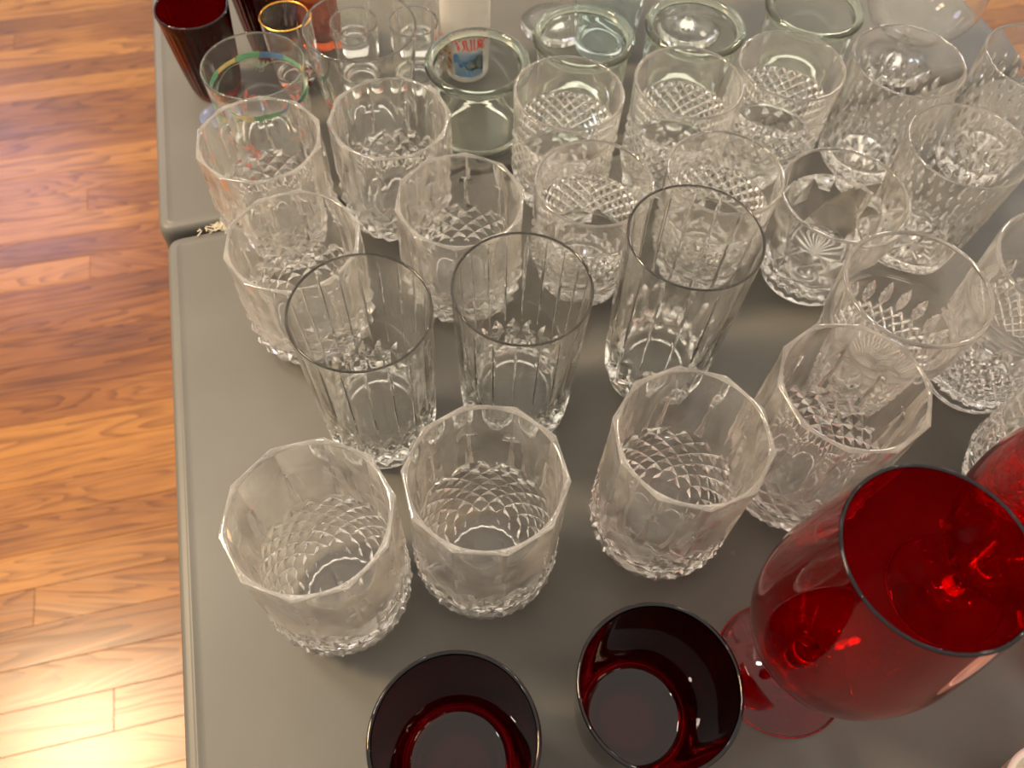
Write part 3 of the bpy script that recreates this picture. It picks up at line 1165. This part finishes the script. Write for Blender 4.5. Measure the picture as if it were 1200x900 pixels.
# frosted souvenir shooter with print
fz = plain_tumbler(10.5, 2.12, 2.0, 0.2, 1.0, nth=72, base_curve=0.15)
e_, ps = place('frosted_shooter', fz.meshes(M_FROST), -5.7, 60.6, 0, 'tall frosted white shooter glass with red lettering and a picture panel', 'glass', None)
rz = lambda z: 2.0 + z / 10.5 * 0.12
on_wall([rect(-0.85, 2.0, 0.55, 3.0)], rz, -PI / 2 - 0.1, P_SKY, 'picture_panel', e_, 0.012)
on_wall([rect(-2.35, -0.93, 0.55, 3.0)], rz, -PI / 2 - 0.1, P_TAN, 'picture_panel', e_, 0.012)['label'] = 'tan picture panel'
on_wall([[(-0.85, 2.6), (-0.5, 2.9), (-0.2, 2.3), (0.3, 1.9), (-0.1, 1.5), (-0.85, 1.8)], [(0.0, 2.1), (0.9, 2.4), (0.4, 1.9)]], rz, -PI / 2 - 0.1, P_SEA, 'printed_shape', e_, 0.03)
on_wall([[(0.2, 1.8), (0.9, 2.3), (1.4, 2.6), (1.95, 2.9), (1.95, 1.0), (1.5, 1.3), (0.9, 1.2), (0.4, 1.4)]], rz, -PI / 2 - 0.1, P_DRK, 'printed_shape', e_, 0.035)
on_wall([[(0.7, 1.6), (1.3, 1.75), (1.0, 1.5)]], rz, -PI / 2 - 0.1, P_TAN, 'printed_shape', e_, 0.045)
on_wall([[(-1.9, 2.9), (-1.2, 2.7), (-1.7, 2.4)], [(-1.6, 2.2), (-1.05, 1.9), (-1.1, 1.5), (-1.7, 1.8)], [(-2.2, 1.5), (-1.6, 1.1), (-1.2, 1.2), (-1.5, 0.85), (-2.1, 0.95)]],
        rz, -PI / 2 - 0.1, P_BRN, 'printed_shape', e_, 0.035)


def letters(word, a0, z0, size, rfun, th0, m, name, parent):
    cu = bpy.data.curves.new(name, 'FONT')
    cu.body = word
    cu.size = size
    cu.resolution_u = 2
    cu.offset = 0.02
    to = bpy.data.objects.new(name, cu)
    link(to)
    dg = bpy.context.evaluated_depsgraph_get()
    dg.update()
    me = bpy.data.meshes.new_from_object(to.evaluated_get(dg))
    bpy.data.objects.remove(to)
    import bmesh
    bm = bmesh.new()
    bm.from_mesh(me)
    bmesh.ops.triangulate(bm, faces=bm.faces[:])
    bmesh.ops.subdivide_edges(bm, edges=bm.edges[:], cuts=2, use_grid_fill=True)
    for vtx in bm.verts:
        a, z = a0 + vtx.co.x, z0 + vtx.co.y
        q = rfun(z) + 0.03
        t = th0 + a / rfun(z)
        vtx.co = (q * math.cos(t) * CM, q * math.sin(t) * CM, z * CM)
    bm.to_mesh(me)
    bm.free()
    me.materials.clear()
    me.materials.append(m)
    return part(name, me, parent)


letters('HAWAIIAN', -2.75, 3.2, 1.08, rz, -PI / 2 - 0.05, P_RED, 'red_lettering', e_)

# ------------------------------------------------------------------ odds and ends at the back
place('glass_pebble', [('pebble', mesh_from('pebble', *(lambda n, m_: (
    [(1.35 * math.sin(PI * i / m_) * math.cos(2 * PI * j / n) * CM, 1.35 * math.sin(PI * i / m_) * math.sin(2 * PI * j / n) * CM, (0.62 - 0.6 * math.cos(PI * i / m_)) * CM)
     for i in range(m_ + 1) for j in range(n)],
    [(i * n + j, i * n + (j + 1) % n, (i + 1) * n + (j + 1) % n, (i + 1) * n + j) for i in range(m_) for j in range(n)]))(28, 14), M_BLUE, True))],
    -25.2, 51.9, 0, 'small pale blue glass pebble on the table between the red and painted glasses', 'ornament', None)


def stemmed(H, R, Rm, Rf, zs, w=0.1, rs=0.32, open_=True, m=None):
    hb_ = H - zs
    op = [(0.0, rs), (0.08 * hb_, 0.45 * Rm), (0.25 * hb_, 0.82 * Rm), (0.5 * hb_, Rm), (hb_, R)]
    P = [(0.1, 0.0), (0.1, Rf * 0.6), (EPS, Rf * 0.97), (0.06, Rf), (0.16, Rf - 0.05), (0.3, Rf * 0.6), (0.55, Rf * 0.25), (0.9, rs * 1.2)]
    n1 = len(P) - 1
    P += [(zs * 0.5, rs), (zs - 0.1, rs * 1.1)]
    n2 = len(P) - 1
    zz = np.linspace(0.04, 1, 26) * hb_
    P += [(zs + z, float(prof(op, z))) for z in zz]
    n3 = len(P) - 1
    P += [(H + 0.04, R - w / 2), (H, R - w)]
    n4 = len(P) - 1
    P += [(zs + z, float(prof(op, z)) - w) for z in zz[::-1][1:-2]]
    P += [(zs + 0.25, 0.0)]
    n5 = len(P) - 1
    v = Vessel(72)
    for nm, a, b in (('foot', 0, n1), ('stem', n1, n2), ('bowl', n2, n3), ('rim', n3, n4), ('bowl', n4, n5)):
        v.span(nm, True, P[a:b + 1] if a == 0 else P[a + 1:b + 1])
    return v.meshes(m or M_CLEAR)


place('brandy_glass', stemmed(11.5, 3.9, 4.7, 3.2, 2.6), 32.0, 64.3, 0,
      'clear round-bowled brandy glass in the top right beside the bare floor', 'glass', None)
place('wine_glass', stemmed(11.0, 3.0, 3.6, 3.3, 5.5), 13.9, 68.0, 0,
      'clear stemmed wine glass behind the third jar', 'glass', None)
place('wine_glass', stemmed(9.5, 2.8, 3.3, 3.1, 3.0), 1.8, 67.0, 0,
      'clear stemmed glass at the top edge between frosted shooter and aqua tumbler', 'glass', None)
place('aqua_tumbler', plain_tumbler(9.0, 3.3, 2.6, 0.25, 0.9).meshes(M_AQUA), 6.2, 64.6, 0,
      'pale aqua tumbler tapering to its foot, behind the second jar', 'glass', None)
